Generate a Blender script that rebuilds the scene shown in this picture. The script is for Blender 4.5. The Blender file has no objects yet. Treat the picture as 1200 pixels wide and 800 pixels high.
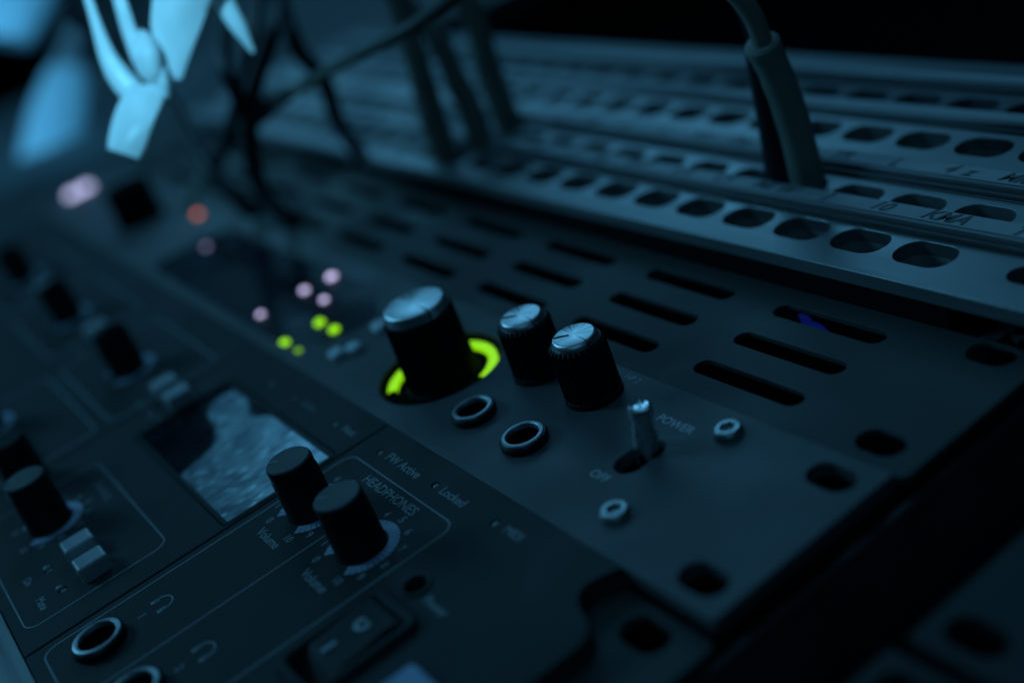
import bpy, bmesh, math, random
import mathutils, mathutils.geometry
from mathutils import Vector, Matrix
random.seed(7)
S = 0.001                      # everything below is written in millimetres
R = math.radians
scene = bpy.context.scene
col = scene.collection

# ------------------------------------------------------------------ camera
cam_data = bpy.data.cameras.new("camera")
cam = bpy.data.objects.new("camera", cam_data)
col.objects.link(cam)
right = Vector((0.5401662616679628, 0.7791413820236937, -0.31805520994506586))
down = Vector((0.22651536723505078, -0.4985969338485057, -0.8367149370969))
fwd = Vector((-0.810500584923516, 0.3799207869713175, -0.4458127381128))
m = Matrix((right, -down, -fwd)).transposed().to_4x4()
m.translation = Vector((132.5129, -77.747, 135.977)) * S
cam.matrix_world = m
cam_data.sensor_width = 36
cam_data.lens = 36 * 1441.0 / 1200
cam_data.clip_start = 0.005
cam_data.clip_end = 50
cam_data.dof.use_dof = True
cam_data.dof.focus_distance = 0.263
cam_data.dof.aperture_fstop = 43.23 / 9.5
scene.camera = cam

# ------------------------------------------------------------------ world and lamps
world = bpy.data.worlds.new("World")
scene.world = world
world.use_nodes = True
bg = world.node_tree.nodes["Background"]
bg.inputs[0].default_value = (0.02, 0.05, 0.16, 1)
bg.inputs[1].default_value = 0.004
scene.view_settings.view_transform = 'Standard'
scene.view_settings.look = 'None'
scene.view_settings.exposure = 0
scene.view_settings.gamma = 1

def area(name, loc, target, size, power, color, size_y=None):
    l = bpy.data.lights.new(name, 'AREA')
    l.energy = power; l.color = color; l.size = size * S
    if size_y:
        l.shape = 'RECTANGLE'; l.size_y = size_y * S
    o = bpy.data.objects.new(name, l)
    o.location = Vector(loc) * S
    o.rotation_euler = (Vector(target) - Vector(loc)).to_track_quat('-Z', 'Y').to_euler()
    col.objects.link(o)
    return o
BLUE = (0.135, 0.575, 1.0)
area("stage_light_key", (-1250, 700, 760), (-120, 60, 0), 900, 2.9, BLUE, 420)
area("soft_fill", (-300, 500, 1500), (-120, 40, 0), 1500, 2.45, BLUE)  # broad overhead lamp added for even base light
area("front_fill", (520, -420, 620), (-150, 60, 0), 500, 0.42, BLUE)  # weak fill added on the camera side
area("stage_light_left", (-900, -500, 520), (-250, 0, 40), 300, 2.6, (0.14, 0.60, 1.0))
sp = bpy.data.lights.new("ribbon_fill", 'SPOT')  # unseen spot added to brighten the ribbon
sp.energy = 9.0; sp.color = (0.16, 0.66, 1.0); sp.spot_size = R(12.5); sp.spot_blend = 0.6; sp.shadow_soft_size = 0.02
spo = bpy.data.objects.new("ribbon_fill", sp)
spo.location = Vector((110, -190, 320)) * S
for nm, loc, tgt, en, an in (("strap_fill", (-420, -160, 320), (-680, 60, 15), 6.0, 26),):  # unseen spot added to brighten the pale hoses
    l2 = bpy.data.lights.new(nm, 'SPOT'); l2.energy = en; l2.color = (0.09, 0.55, 1.0); l2.spot_size = R(an); l2.spot_blend = 0.8; l2.shadow_soft_size = 0.02
    o2 = bpy.data.objects.new(nm, l2); o2.location = Vector(loc) * S; o2.rotation_euler = (Vector(tgt) - Vector(loc)).to_track_quat('-Z', 'Y').to_euler(); col.objects.link(o2)
spo.rotation_euler = (Vector((-209, 4, 96)) - Vector((110, -190, 320))).to_track_quat('-Z', 'Y').to_euler()
col.objects.link(spo)

# ------------------------------------------------------------------ materials
def new_mat(name):
    mt = bpy.data.materials.new(name); mt.use_nodes = True
    nt = mt.node_tree; b = nt.nodes["Principled BSDF"]
    return mt, nt, b
def surf(name, color, rough=0.5, metal=0.0, var=0.15, scale=60, stretch=(1, 1, 1), bump=0.0, bscale=1500, rvar=0.12, spec=0.5):
    mt, nt, b = new_mat(name)
    b.inputs['Metallic'].default_value = metal
    b.inputs['Specular IOR Level'].default_value = spec
    tc = nt.nodes.new('ShaderNodeTexCoord'); mp = nt.nodes.new('ShaderNodeMapping')
    mp.inputs['Scale'].default_value = stretch
    nt.links.new(tc.outputs['Object'], mp.inputs['Vector'])
    n = nt.nodes.new('ShaderNodeTexNoise'); n.inputs['Scale'].default_value = scale; n.inputs['Detail'].default_value = 6
    nt.links.new(mp.outputs[0], n.inputs['Vector'])
    mx = nt.nodes.new('ShaderNodeMix'); mx.data_type = 'RGBA'
    mx.inputs['A'].default_value = (*[v * (1 - var) for v in color], 1)
    mx.inputs['B'].default_value = (*[min(1, v * (1 + var)) for v in color], 1)
    nt.links.new(n.outputs['Fac'], mx.inputs['Factor'])
    nt.links.new(mx.outputs['Result'], b.inputs['Base Color'])
    mr = nt.nodes.new('ShaderNodeMapRange')
    mr.inputs['From Min'].default_value = 0.3; mr.inputs['From Max'].default_value = 0.7
    mr.inputs['To Min'].default_value = max(0.03, rough - rvar); mr.inputs['To Max'].default_value = min(1, rough + rvar)
    nt.links.new(n.outputs['Fac'], mr.inputs['Value']); nt.links.new(mr.outputs[0], b.inputs['Roughness'])
    if bump:
        n2 = nt.nodes.new('ShaderNodeTexNoise'); n2.inputs['Scale'].default_value = bscale; n2.inputs['Detail'].default_value = 3
        nt.links.new(mp.outputs[0], n2.inputs['Vector'])
        bp = nt.nodes.new('ShaderNodeBump'); bp.inputs['Strength'].default_value = bump; bp.inputs['Distance'].default_value = 0.0002
        nt.links.new(n2.outputs['Fac'], bp.inputs['Height']); nt.links.new(bp.outputs[0], b.inputs['Normal'])
    return mt
def glow(name, color, strength):
    mt, nt, b = new_mat(name)
    b.inputs['Base Color'].default_value = (*color, 1)
    b.inputs['Emission Color'].default_value = (*color, 1)
    b.inputs['Emission Strength'].default_value = strength
    return mt
def spun(name, color=(0.62, 0.64, 0.66)):
    mt, nt, b = new_mat(name)
    b.inputs['Metallic'].default_value = 1; b.inputs['Anisotropic'].default_value = 0.62
    t = nt.nodes.new('ShaderNodeTangent'); t.direction_type = 'RADIAL'; t.axis = 'Z'
    nt.links.new(t.outputs[0], b.inputs['Tangent'])
    tc = nt.nodes.new('ShaderNodeTexCoord'); sx = nt.nodes.new('ShaderNodeSeparateXYZ'); nt.links.new(tc.outputs['Object'], sx.inputs[0])
    at = nt.nodes.new('ShaderNodeMath'); at.operation = 'ARCTAN2'; nt.links.new(sx.outputs['Y'], at.inputs[0]); nt.links.new(sx.outputs['X'], at.inputs[1])
    n = nt.nodes.new('ShaderNodeTexNoise'); n.noise_dimensions = '1D'; n.inputs['Scale'].default_value = 4.6; n.inputs['Detail'].default_value = 4; n.inputs['Roughness'].default_value = 0.7
    nt.links.new(at.outputs[0], n.inputs['W'])
    cr = nt.nodes.new('ShaderNodeValToRGB')     # light and dark wedges of reflected sheen, painted into the base colour
    cr.color_ramp.elements[0].position = 0.40; cr.color_ramp.elements[0].color = tuple(c * 0.40 for c in color) + (1,)
    cr.color_ramp.elements[1].position = 0.42; cr.color_ramp.elements[1].color = tuple(min(1, c * 1.25) for c in color) + (1,)
    nt.links.new(n.outputs['Fac'], cr.inputs[0]); nt.links.new(cr.outputs[0], b.inputs['Base Color'])
    mr = nt.nodes.new('ShaderNodeMapRange'); mr.inputs['From Min'].default_value = 0.3; mr.inputs['From Max'].default_value = 0.7
    mr.inputs['To Min'].default_value = 0.5; mr.inputs['To Max'].default_value = 0.34
    nt.links.new(n.outputs['Fac'], mr.inputs['Value']); nt.links.new(mr.outputs[0], b.inputs['Roughness'])
    return mt
M = {
 'gunmetal': surf('gunmetal_anodised', (0.10, 0.10, 0.105), 0.55, 0.15, 0.13, 45, bump=0.25, bscale=3500, spec=0.25),
 'vent': surf('grey_steel_paint', (0.055, 0.058, 0.058), 0.6, 0.0, 0.10, 30, bump=0.3, bscale=3000, spec=0.2),
 'black_face': surf('black_painted_face', (0.034, 0.036, 0.037), 0.6, 0.0, 0.12, 40, bump=0.3, bscale=3000, spec=0.15),
 'brushed': surf('brushed_aluminium', (0.25, 0.26, 0.27), 0.46, 0.7, 0.10, 90, (0.12, 1.6, 1), bump=0.15, bscale=900),
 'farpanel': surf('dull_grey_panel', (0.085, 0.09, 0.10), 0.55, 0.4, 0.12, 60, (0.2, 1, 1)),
 'holder': surf('label_holder_metal', (0.22, 0.23, 0.24), 0.4, 0.6, 0.12, 60, (0.2, 1, 1)),
 'paper': surf('paper_label', (0.34, 0.35, 0.37), 0.6, 0.0, 0.15, 150, bump=0.5, bscale=400),
 'ink': surf('pen_ink', (0.09, 0.09, 0.10), 0.7),
 'knob': surf('black_knob_plastic', (0.008, 0.008, 0.009), 0.55, 0, 0.2, 100, bump=0.2, spec=0.25),
 'knobtop': surf('soft_black_knob_top', (0.07, 0.073, 0.075), 0.55, 0, 0.15, 150, bump=0.3, bscale=4000),
 'matteblack': surf('matte_black_plastic', (0.004, 0.004, 0.004), 0.9, spec=0.02),
 'void': surf('dark_interior', (0.006, 0.006, 0.007), 0.8, spec=0.1),
 'chassis': surf('black_chassis_steel', (0.02, 0.02, 0.022), 0.6, 0.2, spec=0.3),
 'rail': surf('black_rack_rail', (0.06, 0.062, 0.066), 0.5, 0.3),
 'port': surf('port_housing', (0.24, 0.24, 0.24), 0.6, spec=0.3),
 'chrome': surf('nickel_plating', (0.62, 0.64, 0.66), 0.28, 1.0, 0.3, 700, rvar=0.15, bump=0.7, bscale=600),
 'ringmetal': surf('satin_nickel_ring', (0.42, 0.45, 0.48), 0.42, 0.85, 0.15, 300, bump=0.2),
 'steel': surf('zinc_screw', (0.36, 0.38, 0.4), 0.42, 0.9, 0.15, 500, bump=0.3),
 'blackring': surf('black_collar', (0.01, 0.01, 0.011), 0.4, spec=0.3),
 'print': surf('grey_print', (0.25, 0.27, 0.29), 0.6, 0, 0.15, 400),
 'printsilver': surf('pale_print', (0.40, 0.42, 0.45), 0.6, 0, 0.15, 400),
 'printdim': surf('dim_print', (0.13, 0.145, 0.155), 0.6, 0, 0.15, 400),
 'ringprint': surf('scale_ring_print', (0.34, 0.38, 0.50), 0.6, 0, 0.1, 400),
 'button': surf('grey_button', (0.42, 0.44, 0.46), 0.35, 0.2, 0.08, 200),
 'palebutton': surf('pale_button', (0.62, 0.66, 0.70), 0.35, 0.1, 0.08, 200),
 'bluebutton': surf('pale_square_button', (0.30, 0.36, 0.52), 0.4, 0.0, 0.08, 200),
 'glass': surf('smoked_display_glass', (0.006, 0.007, 0.012), 0.3, 0, 0.3, 60, spec=0.08),
 'cable': surf('grey_green_cable', (0.22, 0.23, 0.20), 0.6, 0, 0.2, 60, bump=0.4, bscale=500),
 'dimcable': surf('dark_green_cable', (0.06, 0.075, 0.065), 0.6, 0, 0.2, 60),
 'darkcable': surf('black_cable', (0.012, 0.013, 0.018), 0.5, spec=0.3),
 'ribbon': surf('white_plastic_ribbon', (0.70, 0.75, 0.78), 0.4, 0, 0.10, 160, (1, 1, 0.3), bump=0.0, spec=0.45),
 'hose': surf('pale_blue_cable', (0.5, 0.55, 0.6), 0.45),
 'caseboard': surf('dark_case_board', (0.05, 0.055, 0.06), 0.55, 0, 0.35, 12, bump=0.3, spec=0.25),
 'floor': surf('dark_floor', (0.006, 0.006, 0.007), 0.9, spec=0.05),
 'spun': spun('spun_aluminium'),
 'green': glow('green_light', (0.28, 0.74, 0.0), 1.0),
 'greendim': glow('dim_green_light', (0.18, 0.46, 0.0), 1.0),
 'unlit': surf('unlit_light_guide', (0.004, 0.008, 0.002), 0.8, spec=0.02),
 'white': glow('white_light', (0.66, 0.58, 0.92), 1.6),
 'greenled': glow('green_led', (0.28, 0.74, 0.0), 1.5),
 'whitecool': glow('cool_white_light', (0.62, 0.60, 0.92), 1.5),
 'whitedim': glow('dim_white_light', (0.50, 0.40, 0.65), 0.7),
 'red': glow('red_light', (1.0, 0.24, 0.09), 1.2),
 'violet': glow('violet_glow', (0.006, 0.018, 0.22), 0.28),
 'ledoff': surf('unlit_lens', (0.22, 0.26, 0.26), 0.25, 0, 0.1, 300),
}
# bright reflection with dust, painted as a thin sheet on the display window
def reflection_mat():
    mt, nt, b = new_mat('dusty_reflection')
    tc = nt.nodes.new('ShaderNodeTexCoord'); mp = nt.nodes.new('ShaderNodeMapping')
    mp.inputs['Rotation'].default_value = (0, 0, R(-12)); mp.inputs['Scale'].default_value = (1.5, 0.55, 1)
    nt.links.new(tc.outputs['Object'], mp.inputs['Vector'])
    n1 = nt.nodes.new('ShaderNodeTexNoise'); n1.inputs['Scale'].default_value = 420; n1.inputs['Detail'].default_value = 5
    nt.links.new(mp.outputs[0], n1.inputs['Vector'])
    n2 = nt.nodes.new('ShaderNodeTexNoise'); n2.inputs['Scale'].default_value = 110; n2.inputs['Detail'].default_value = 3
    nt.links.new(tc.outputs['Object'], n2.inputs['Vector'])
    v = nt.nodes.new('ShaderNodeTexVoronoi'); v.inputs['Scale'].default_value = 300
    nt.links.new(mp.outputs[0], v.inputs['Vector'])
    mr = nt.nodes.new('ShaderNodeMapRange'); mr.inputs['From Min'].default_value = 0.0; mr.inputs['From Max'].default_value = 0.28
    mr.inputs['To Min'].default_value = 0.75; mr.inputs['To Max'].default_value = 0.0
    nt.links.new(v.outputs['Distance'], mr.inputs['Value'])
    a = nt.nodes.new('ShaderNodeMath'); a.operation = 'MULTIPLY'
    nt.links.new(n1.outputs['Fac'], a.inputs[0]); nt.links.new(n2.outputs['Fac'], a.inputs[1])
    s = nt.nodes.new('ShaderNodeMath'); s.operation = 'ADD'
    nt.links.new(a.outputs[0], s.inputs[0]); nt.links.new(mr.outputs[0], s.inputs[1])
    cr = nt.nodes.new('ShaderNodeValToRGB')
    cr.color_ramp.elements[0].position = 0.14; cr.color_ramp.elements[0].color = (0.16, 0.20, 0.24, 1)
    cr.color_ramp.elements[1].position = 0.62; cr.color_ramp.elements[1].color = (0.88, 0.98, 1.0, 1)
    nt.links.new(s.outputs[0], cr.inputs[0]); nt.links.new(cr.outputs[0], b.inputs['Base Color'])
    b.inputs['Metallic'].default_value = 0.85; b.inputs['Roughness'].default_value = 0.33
    at = nt.nodes.new('ShaderNodeAttribute'); at.attribute_name = 'cover'      # coverage of the painted reflection, fading at its edge
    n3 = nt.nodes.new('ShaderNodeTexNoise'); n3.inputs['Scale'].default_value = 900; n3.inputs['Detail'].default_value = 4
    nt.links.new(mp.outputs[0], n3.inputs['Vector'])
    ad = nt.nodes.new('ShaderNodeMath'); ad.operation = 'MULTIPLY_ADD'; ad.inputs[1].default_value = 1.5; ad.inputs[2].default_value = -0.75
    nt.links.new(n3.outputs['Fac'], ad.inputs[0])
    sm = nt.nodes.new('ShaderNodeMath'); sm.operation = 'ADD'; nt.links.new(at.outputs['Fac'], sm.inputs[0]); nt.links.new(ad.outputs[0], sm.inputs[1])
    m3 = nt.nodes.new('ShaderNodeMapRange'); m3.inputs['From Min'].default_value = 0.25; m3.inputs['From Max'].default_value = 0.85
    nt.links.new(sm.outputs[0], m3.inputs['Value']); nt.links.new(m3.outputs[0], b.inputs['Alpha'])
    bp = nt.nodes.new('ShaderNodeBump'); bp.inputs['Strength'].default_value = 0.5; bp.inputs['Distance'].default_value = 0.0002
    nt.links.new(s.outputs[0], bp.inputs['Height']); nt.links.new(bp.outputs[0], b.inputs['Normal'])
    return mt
M['reflection'] = reflection_mat()

# ------------------------------------------------------------------ object helpers
W = {}                         # world position (mm) of every object
def link(o, parent, loc):
    col.objects.link(o)
    p = W[parent.name] if parent else Vector((0, 0, 0))
    W[o.name] = Vector(loc)
    if parent: o.parent = parent
    o.location = (Vector(loc) - p) * S
    return o
def thing(name, label, cat, loc=(0, 0, 0), group=None):
    o = bpy.data.objects.new(name, None); o.empty_display_size = 0.01
    link(o, None, loc)
    return tag(o, label, cat, group)
def tag(o, label, cat, group=None, kind=None):
    if label: o['label'] = label
    if cat: o['category'] = cat
    if group: o['group'] = group
    if kind: o['kind'] = kind
    return o
def put(name, mesh, mat, parent=None, loc=(0, 0, 0), rz=0, label=None):
    if mat is not None and not mesh.materials: mesh.materials.append(M[mat])
    o = bpy.data.objects.new(name, mesh)
    link(o, parent, loc)
    if rz: o.rotation_euler = (0, 0, R(rz))
    if label: o['label'] = label
    return o
def mesh_of(name, verts, faces, smooth=True, angle=35):
    me = bpy.data.meshes.new(name)
    me.from_pydata([(v[0] * S, v[1] * S, v[2] * S) for v in verts], [], faces)
    bm = bmesh.new(); bm.from_mesh(me)
    bmesh.ops.recalc_face_normals(bm, faces=bm.faces)
    for f in bm.faces: f.smooth = smooth
    for e in bm.edges:
        if len(e.link_faces) == 2 and e.calc_face_angle(0) > R(angle): e.smooth = False
    bm.to_mesh(me); bm.free()
    return me
def from_curve(cu, mat_keep=False):
    o = bpy.data.objects.new('tmp', cu); col.objects.link(o)
    dg = bpy.context.evaluated_depsgraph_get(); dg.update()
    me = bpy.data.meshes.new_from_object(o.evaluated_get(dg))
    bpy.data.objects.remove(o); bpy.data.curves.remove(cu)
    return me
def rrect(cx, cy, w, h, r, n=7, ccw=True):
    r = min(r, w / 2 - 1e-3, h / 2 - 1e-3); P = []
    for sx, sy, a0 in ((1, 1, 0), (-1, 1, 90), (-1, -1, 180), (1, -1, 270)):
        for k in range(n + 1):
            a = R(a0 + 90 * k / n)
            P.append((cx + sx * (w / 2 - r) + r * math.cos(a), cy + sy * (h / 2 - r) + r * math.sin(a)))
    return P if ccw else P[::-1]
def circle(cx, cy, r, n=40, ccw=True):
    P = [(cx + r * math.cos(2 * math.pi * k / n), cy + r * math.sin(2 * math.pi * k / n)) for k in range(n)]
    return P if ccw else P[::-1]
def clean(P, eps=0.03):
    out = []
    for p in P:
        if not out or math.dist(p, out[-1]) > eps: out.append((float(p[0]), float(p[1])))
    while math.dist(out[0], out[-1]) < eps: out.pop()
    return out
def inset(P, d):
    """move every corner of a closed outline d to its left"""
    out = []; n = len(P)
    for i in range(n):
        a = Vector(P[i]) - Vector(P[i - 1]); b = Vector(P[(i + 1) % n]) - Vector(P[i]); a.normalize(); b.normalize()
        na = Vector((-a.y, a.x)); nb = Vector((-b.y, b.x)); mi = na + nb
        k = max(0.35, mi.dot(na)); out.append((P[i][0] + mi.x * d / k, P[i][1] + mi.y * d / k))
    return out
def plate(outer, holes, t, ztop=0.0, bevel=0.2):
    """flat sheet with cut-outs and softened edges, its top face at ztop"""
    def area2(P): return sum(P[i - 1][0] * P[i][1] - P[i][0] * P[i - 1][1] for i in range(len(P)))
    loops = []
    for k, P in enumerate([outer] + list(holes)):
        P = clean(P)
        if (area2(P) > 0) != (k == 0): P = P[::-1]
        loops.append(P)
    V = []; F = []; tops = []
    for P in loops:
        b0 = len(V); n = len(P); ins = inset(P, bevel)
        V += [(x, y, ztop) for x, y in ins]; V += [(x, y, ztop - bevel) for x, y in P]; V += [(x, y, ztop - t) for x, y in P]
        for i in range(n):
            j = (i + 1) % n
            for q in (0, 1): F.append((b0 + q * n + i, b0 + (q + 1) * n + i, b0 + (q + 1) * n + j, b0 + q * n + j))
        tops.append((b0, n, ins, P))
    for which in (0, 1):
        vl = []; idx = []
        for b0, n, ins, P in tops:
            vl.append([Vector((x, y, 0)) for x, y in (P if which else ins)]); idx += [b0 + (2 * n if which else 0) + i for i in range(n)]
        for tri in mathutils.geometry.tessellate_polygon(vl): F.append(tuple(idx[q] for q in tri))
    return mesh_of('plate', V, F, smooth=False)
def letters(txt, size, t=0.06, shear=0.0, align='CENTER', space=1.0, weight=0.0):
    cu = bpy.data.curves.new('tmp', 'FONT'); cu.body = txt; cu.size = size * 1.38
    cu.align_x = align; cu.align_y = 'CENTER'; cu.extrude = t / 2; cu.shear = shear; cu.space_character = space; cu.offset = weight + 0.035
    cu.resolution_u = 4
    me = from_curve(cu); me.transform(Matrix.Scale(S, 4))
    return me
def lathe(prof, n=64, flutes=0, depth=0.0, zf=(0, 0)):
    V = []; F = []
    for i in range(n):
        a = 2 * math.pi * i / n
        for (r, z) in prof:
            rr = r
            if flutes and zf[0] <= z <= zf[1]:
                rr = r - depth * (0.5 + 0.5 * math.cos(flutes * a))
            V.append((rr * math.cos(a), rr * math.sin(a), z))
    k = len(prof)
    for i in range(n):
        j = (i + 1) % n
        for q in range(k - 1):
            F.append((i * k + q, j * k + q, j * k + q + 1, i * k + q + 1))
    if prof[-1][0] > 0.01: F.append(tuple(i * k + k - 1 for i in range(n)))
    return V, F
def lathe_mesh(name, *a, **kw):
    V, F = lathe(*a, **kw)
    me = mesh_of(name, V, F)
    bm = bmesh.new(); bm.from_mesh(me); bmesh.ops.remove_doubles(bm, verts=bm.verts, dist=1e-7); bm.to_mesh(me); bm.free()
    return me
def box_mesh(name, x0, x1, y0, y1, z0, z1, b=0.3, seg=2):
    bm = bmesh.new()
    bmesh.ops.create_cube(bm, size=1)
    for v in bm.verts:
        v.co = Vector(((x0 + x1) / 2 + v.co.x * (x1 - x0), (y0 + y1) / 2 + v.co.y * (y1 - y0), (z0 + z1) / 2 + v.co.z * (z1 - z0))) * S
    if b: bmesh.ops.bevel(bm, geom=list(bm.edges), offset=b * S, segments=seg, affect='EDGES', profile=0.5)
    me = bpy.data.meshes.new(name); bm.to_mesh(me); bm.free()
    return me
def spline(P, n=10):
    """catmull-rom through the points"""
    P = [Vector(p) for p in P]; Q = [P[0] * 2 - P[1]] + P + [P[-1] * 2 - P[-2]]; out = []
    for i in range(1, len(Q) - 2):
        for k in range(n):
            t = k / n
            a, b, c, d = Q[i - 1:i + 3]
            out.append(0.5 * ((2 * b) + (c - a) * t + (2 * a - 5 * b + 4 * c - d) * t * t + (3 * b - a - 3 * c + d) * t ** 3))
    out.append(P[-1]); return out
def frames(path, hint):
    T = []
    for i in range(len(path)):
        a = path[max(0, i - 1)]; b = path[min(len(path) - 1, i + 1)]; T.append((b - a).normalized())
    side = Vector(hint); out = []
    for t in T:
        s = (side - t * side.dot(t)).normalized(); out.append((s, t.cross(s).normalized())); side = s
    return out
def tube(path, radii, n=16, smooth_n=10, hint=(1, 0.2, 0.1), name='tube', ellipse=1.0):
    path = spline(path, smooth_n)
    if not hasattr(radii, '__len__'): radii = [radii, radii]
    F = []; V = []; fr = frames(path, hint); L = len(path)
    for i, p in enumerate(path):
        u = i / (L - 1) * (len(radii) - 1); k = min(int(u), len(radii) - 2); r = radii[k] + (radii[k + 1] - radii[k]) * (u - k)
        s, b = fr[i]
        for j in range(n):
            a = 2 * math.pi * j / n; V.append(p + s * (r * math.cos(a)) + b * (r * ellipse * math.sin(a)))
    for i in range(L - 1):
        for j in range(n):
            q = (j + 1) % n; F.append((i * n + j, i * n + q, (i + 1) * n + q, (i + 1) * n + j))
    F.append(tuple(range(n))); F.append(tuple((L - 1) * n + j for j in range(n)))
    return mesh_of(name, V, F)
def join_meshes(name, meshes):
    bm = bmesh.new()
    for me in meshes: bm.from_mesh(me)
    out = bpy.data.meshes.new(name); bm.to_mesh(out); bm.free()
    return out
def moved(me, dx, dy, dz=0, rz=0):
    mt = Matrix.Translation(Vector((dx, dy, dz)) * S) @ Matrix.Rotation(R(rz), 4, 'Z')
    me.transform(mt); return me
def line(P, w, closed=False, t=0.08, z=0.0):
    """printed line along a flat path"""
    n = len(P); V = []; F = []
    for i in range(n):
        a = Vector(P[(i - 1) % n] if (closed or i > 0) else P[i]); b = Vector(P[(i + 1) % n] if (closed or i < n - 1) else P[i])
        d = (b - a).normalized(); nn = Vector((-d.y, d.x)) * w / 2; p = Vector(P[i])
        for s in (1, -1):
            for zz in (z, z + t): V.append((p.x + s * nn.x, p.y + s * nn.y, zz))
    for i in range(n if closed else n - 1):
        a = i * 4; b = ((i + 1) % n) * 4
        for q, r2 in ((0, 1), (1, 3), (3, 2), (2, 0)): F.append((a + q, a + r2, b + r2, b + q))
    if not closed: F += [(0, 1, 3, 2), ((n - 1) * 4, (n - 1) * 4 + 2, (n - 1) * 4 + 3, (n - 1) * 4 + 1)]
    return mesh_of('line', V, F, smooth=False)
def arc_pts(cx, cy, r, a0, a1, n=30):
    return [(cx + r * math.cos(R(a0 + (a1 - a0) * k / n)), cy + r * math.sin(R(a0 + (a1 - a0) * k / n))) for k in range(n + 1)]
def dup(o, parent, loc, rz=None):
    """copy of a part, with copies of its own children"""
    c = o.copy(); link(c, parent, loc)
    if rz is not None: c.rotation_euler = (0, 0, R(rz))
    for ch in list(o.children):
        d = ch.copy(); col.objects.link(d); d.parent = c; W[d.name] = Vector(loc)
    return c

# ------------------------------------------------------------------ the setting
fl = put('floor', box_mesh('floor', -6000, 3000, -3000, 6000, -420, -400, 0), 'floor')
tag(fl, None, None, kind='structure')

# ------------------------------------------------------------------ rack frame the gear is screwed to
rack = thing('equipment_rack', 'black steel rack rails running under the panel ends', 'rack frame', (0, 60, -8))
for x0, x1 in ((-17.5, -3.0), (-481, -466)):
    hs = [circle((x0 + x1) / 2, y, 3.0, 24) for k in range(2, 6) for y in (k * 44.45 + 6.35, k * 44.45 + 22.2, k * 44.45 + 38.1)]
    put('rail', plate(rrect((x0 + x1) / 2, 144.2, x1 - x0, 200, 1), hs, 2.0, -3.4), 'rail', rack)
    put('rail', plate(rrect((x0 + x1) / 2, -58, x1 - x0, 190, 1), [], 2.0, -30), 'void', rack)
    xe = x1 + 1 if x0 > -100 else x0 - 1
    put('side_panel', box_mesh('side_panel', xe - 1 + (0.9 if x0 > -100 else -0.9), xe + 1 + (0.9 if x0 > -100 else -0.9), -156, 244, -160, -9, 0.4), 'rail', rack)

# ------------------------------------------------------------------ knobs shared by the units
def hex_recess_top(): pass
def cap_knob(parent, loc, r, h, cap_r, label=None, flutes=30, cap_h=1.6, pointer=True, flange=None):
    """ribbed black knob with a spun metal cap"""
    rf = flange or r * 1.0
    prof = [(r * 1.02, 0), (r * 1.02, 1.3), (r * 0.99, 1.5), (rf * 0.985, h * 0.5), (rf * 0.97, h - cap_h - 1.2), (rf * 0.97, h - cap_h - 0.5), (cap_r + 0.75, h - cap_h), (cap_r * 0.5, h - cap_h)]
    k = put('control_knob', lathe_mesh('control_knob', prof, n=flutes * 8, flutes=flutes, depth=0.75, zf=(1.45, h - cap_h - 0.4)), 'knob', parent, loc, label=label)
    cp = [(cap_r + 0.5, 0), (cap_r + 0.45, 0.35), (cap_r + 0.1, cap_h - 0.35), (cap_r - 0.25, cap_h - 0.02), (cap_r - 0.45, cap_h + 0.05), (0.01, cap_h + 0.05)]
    c = put('metal_cap', lathe_mesh('metal_cap', cp, n=96), 'spun', k, Vector(loc) + Vector((0, 0, h - cap_h)))
    if pointer:
        a = -132
        P = [(cap_r * 0.22 * math.cos(R(a)), cap_r * 0.22 * math.sin(R(a))), (cap_r * 0.93 * math.cos(R(a)), cap_r * 0.93 * math.sin(R(a)))]
        put('pointer', line(P, 0.55, t=0.07, z=0), 'knob', k, Vector(loc) + Vector((0, 0, h + 0.06)))
    return k
def plain_knob_proto(parent, loc, r, rt, h, pointer_angle, label=None, top='knobtop', side='knob'):
    prof = [(r, 0), (r, 0.8), (r * 0.975, 1.0), (rt + 0.28, h * 0.72), (rt + 0.1, h * 0.80), (rt + 0.15, h - 0.9), (rt, h - 0.35), (rt - 0.35, h), (rt * 0.5, h), (0.01, h)]
    V, F = lathe(prof, n=80)
    me = mesh_of('control_knob', V, F)
    me.materials.append(M[side]); me.materials.append(M[top])
    for p in me.polygons:
        if p.center.z > (h - 0.3) * S: p.material_index = 1
    k = put('control_knob', me, None, parent, loc, label=label)
    a = pointer_angle
    P = [(rt * 0.45 * math.cos(R(a)), rt * 0.45 * math.sin(R(a))), (rt * 0.9 * math.cos(R(a)), rt * 0.9 * math.sin(R(a)))]
    put('pointer', line(P, 0.4, t=0.06), 'print', k, Vector(loc) + Vector((0, 0, h)))
    return k
def jack(parent, loc, ro, label=None):
    """headphone socket: black collar, bright nickel ring and a dark barrel"""
    V, F = lathe([(ro + 0.35, 0), (ro + 0.5, 0.3), (ro + 0.5, 1.5), (ro + 0.2, 1.9), (ro - 0.1, 1.9)], n=64)
    k = put('headphone_jack', mesh_of('headphone_jack', V, F[:-1]), 'blackring', parent, loc, label=label)
    ring = [(ro + 0.02, 1.6), (ro - 0.06, 2.0), (ro - 0.2, 2.25), (ro - 0.45, 2.36), (ro - 0.9, 2.36), (ro - 1.12, 2.2), (ro - 1.22, 1.9), (ro - 1.25, -6)]
    V, F = lathe(ring, n=64); F = F[:-1]
    put('nickel_ring', mesh_of('nickel_ring', V, F), 'ringmetal', k, loc)
    V, F = lathe([(ro - 1.3, 1.2), (ro - 1.35, -9), (0.01, -9)], n=48)
    put('barrel', mesh_of('barrel', V, F), 'void', k, loc)
    return k
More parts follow.
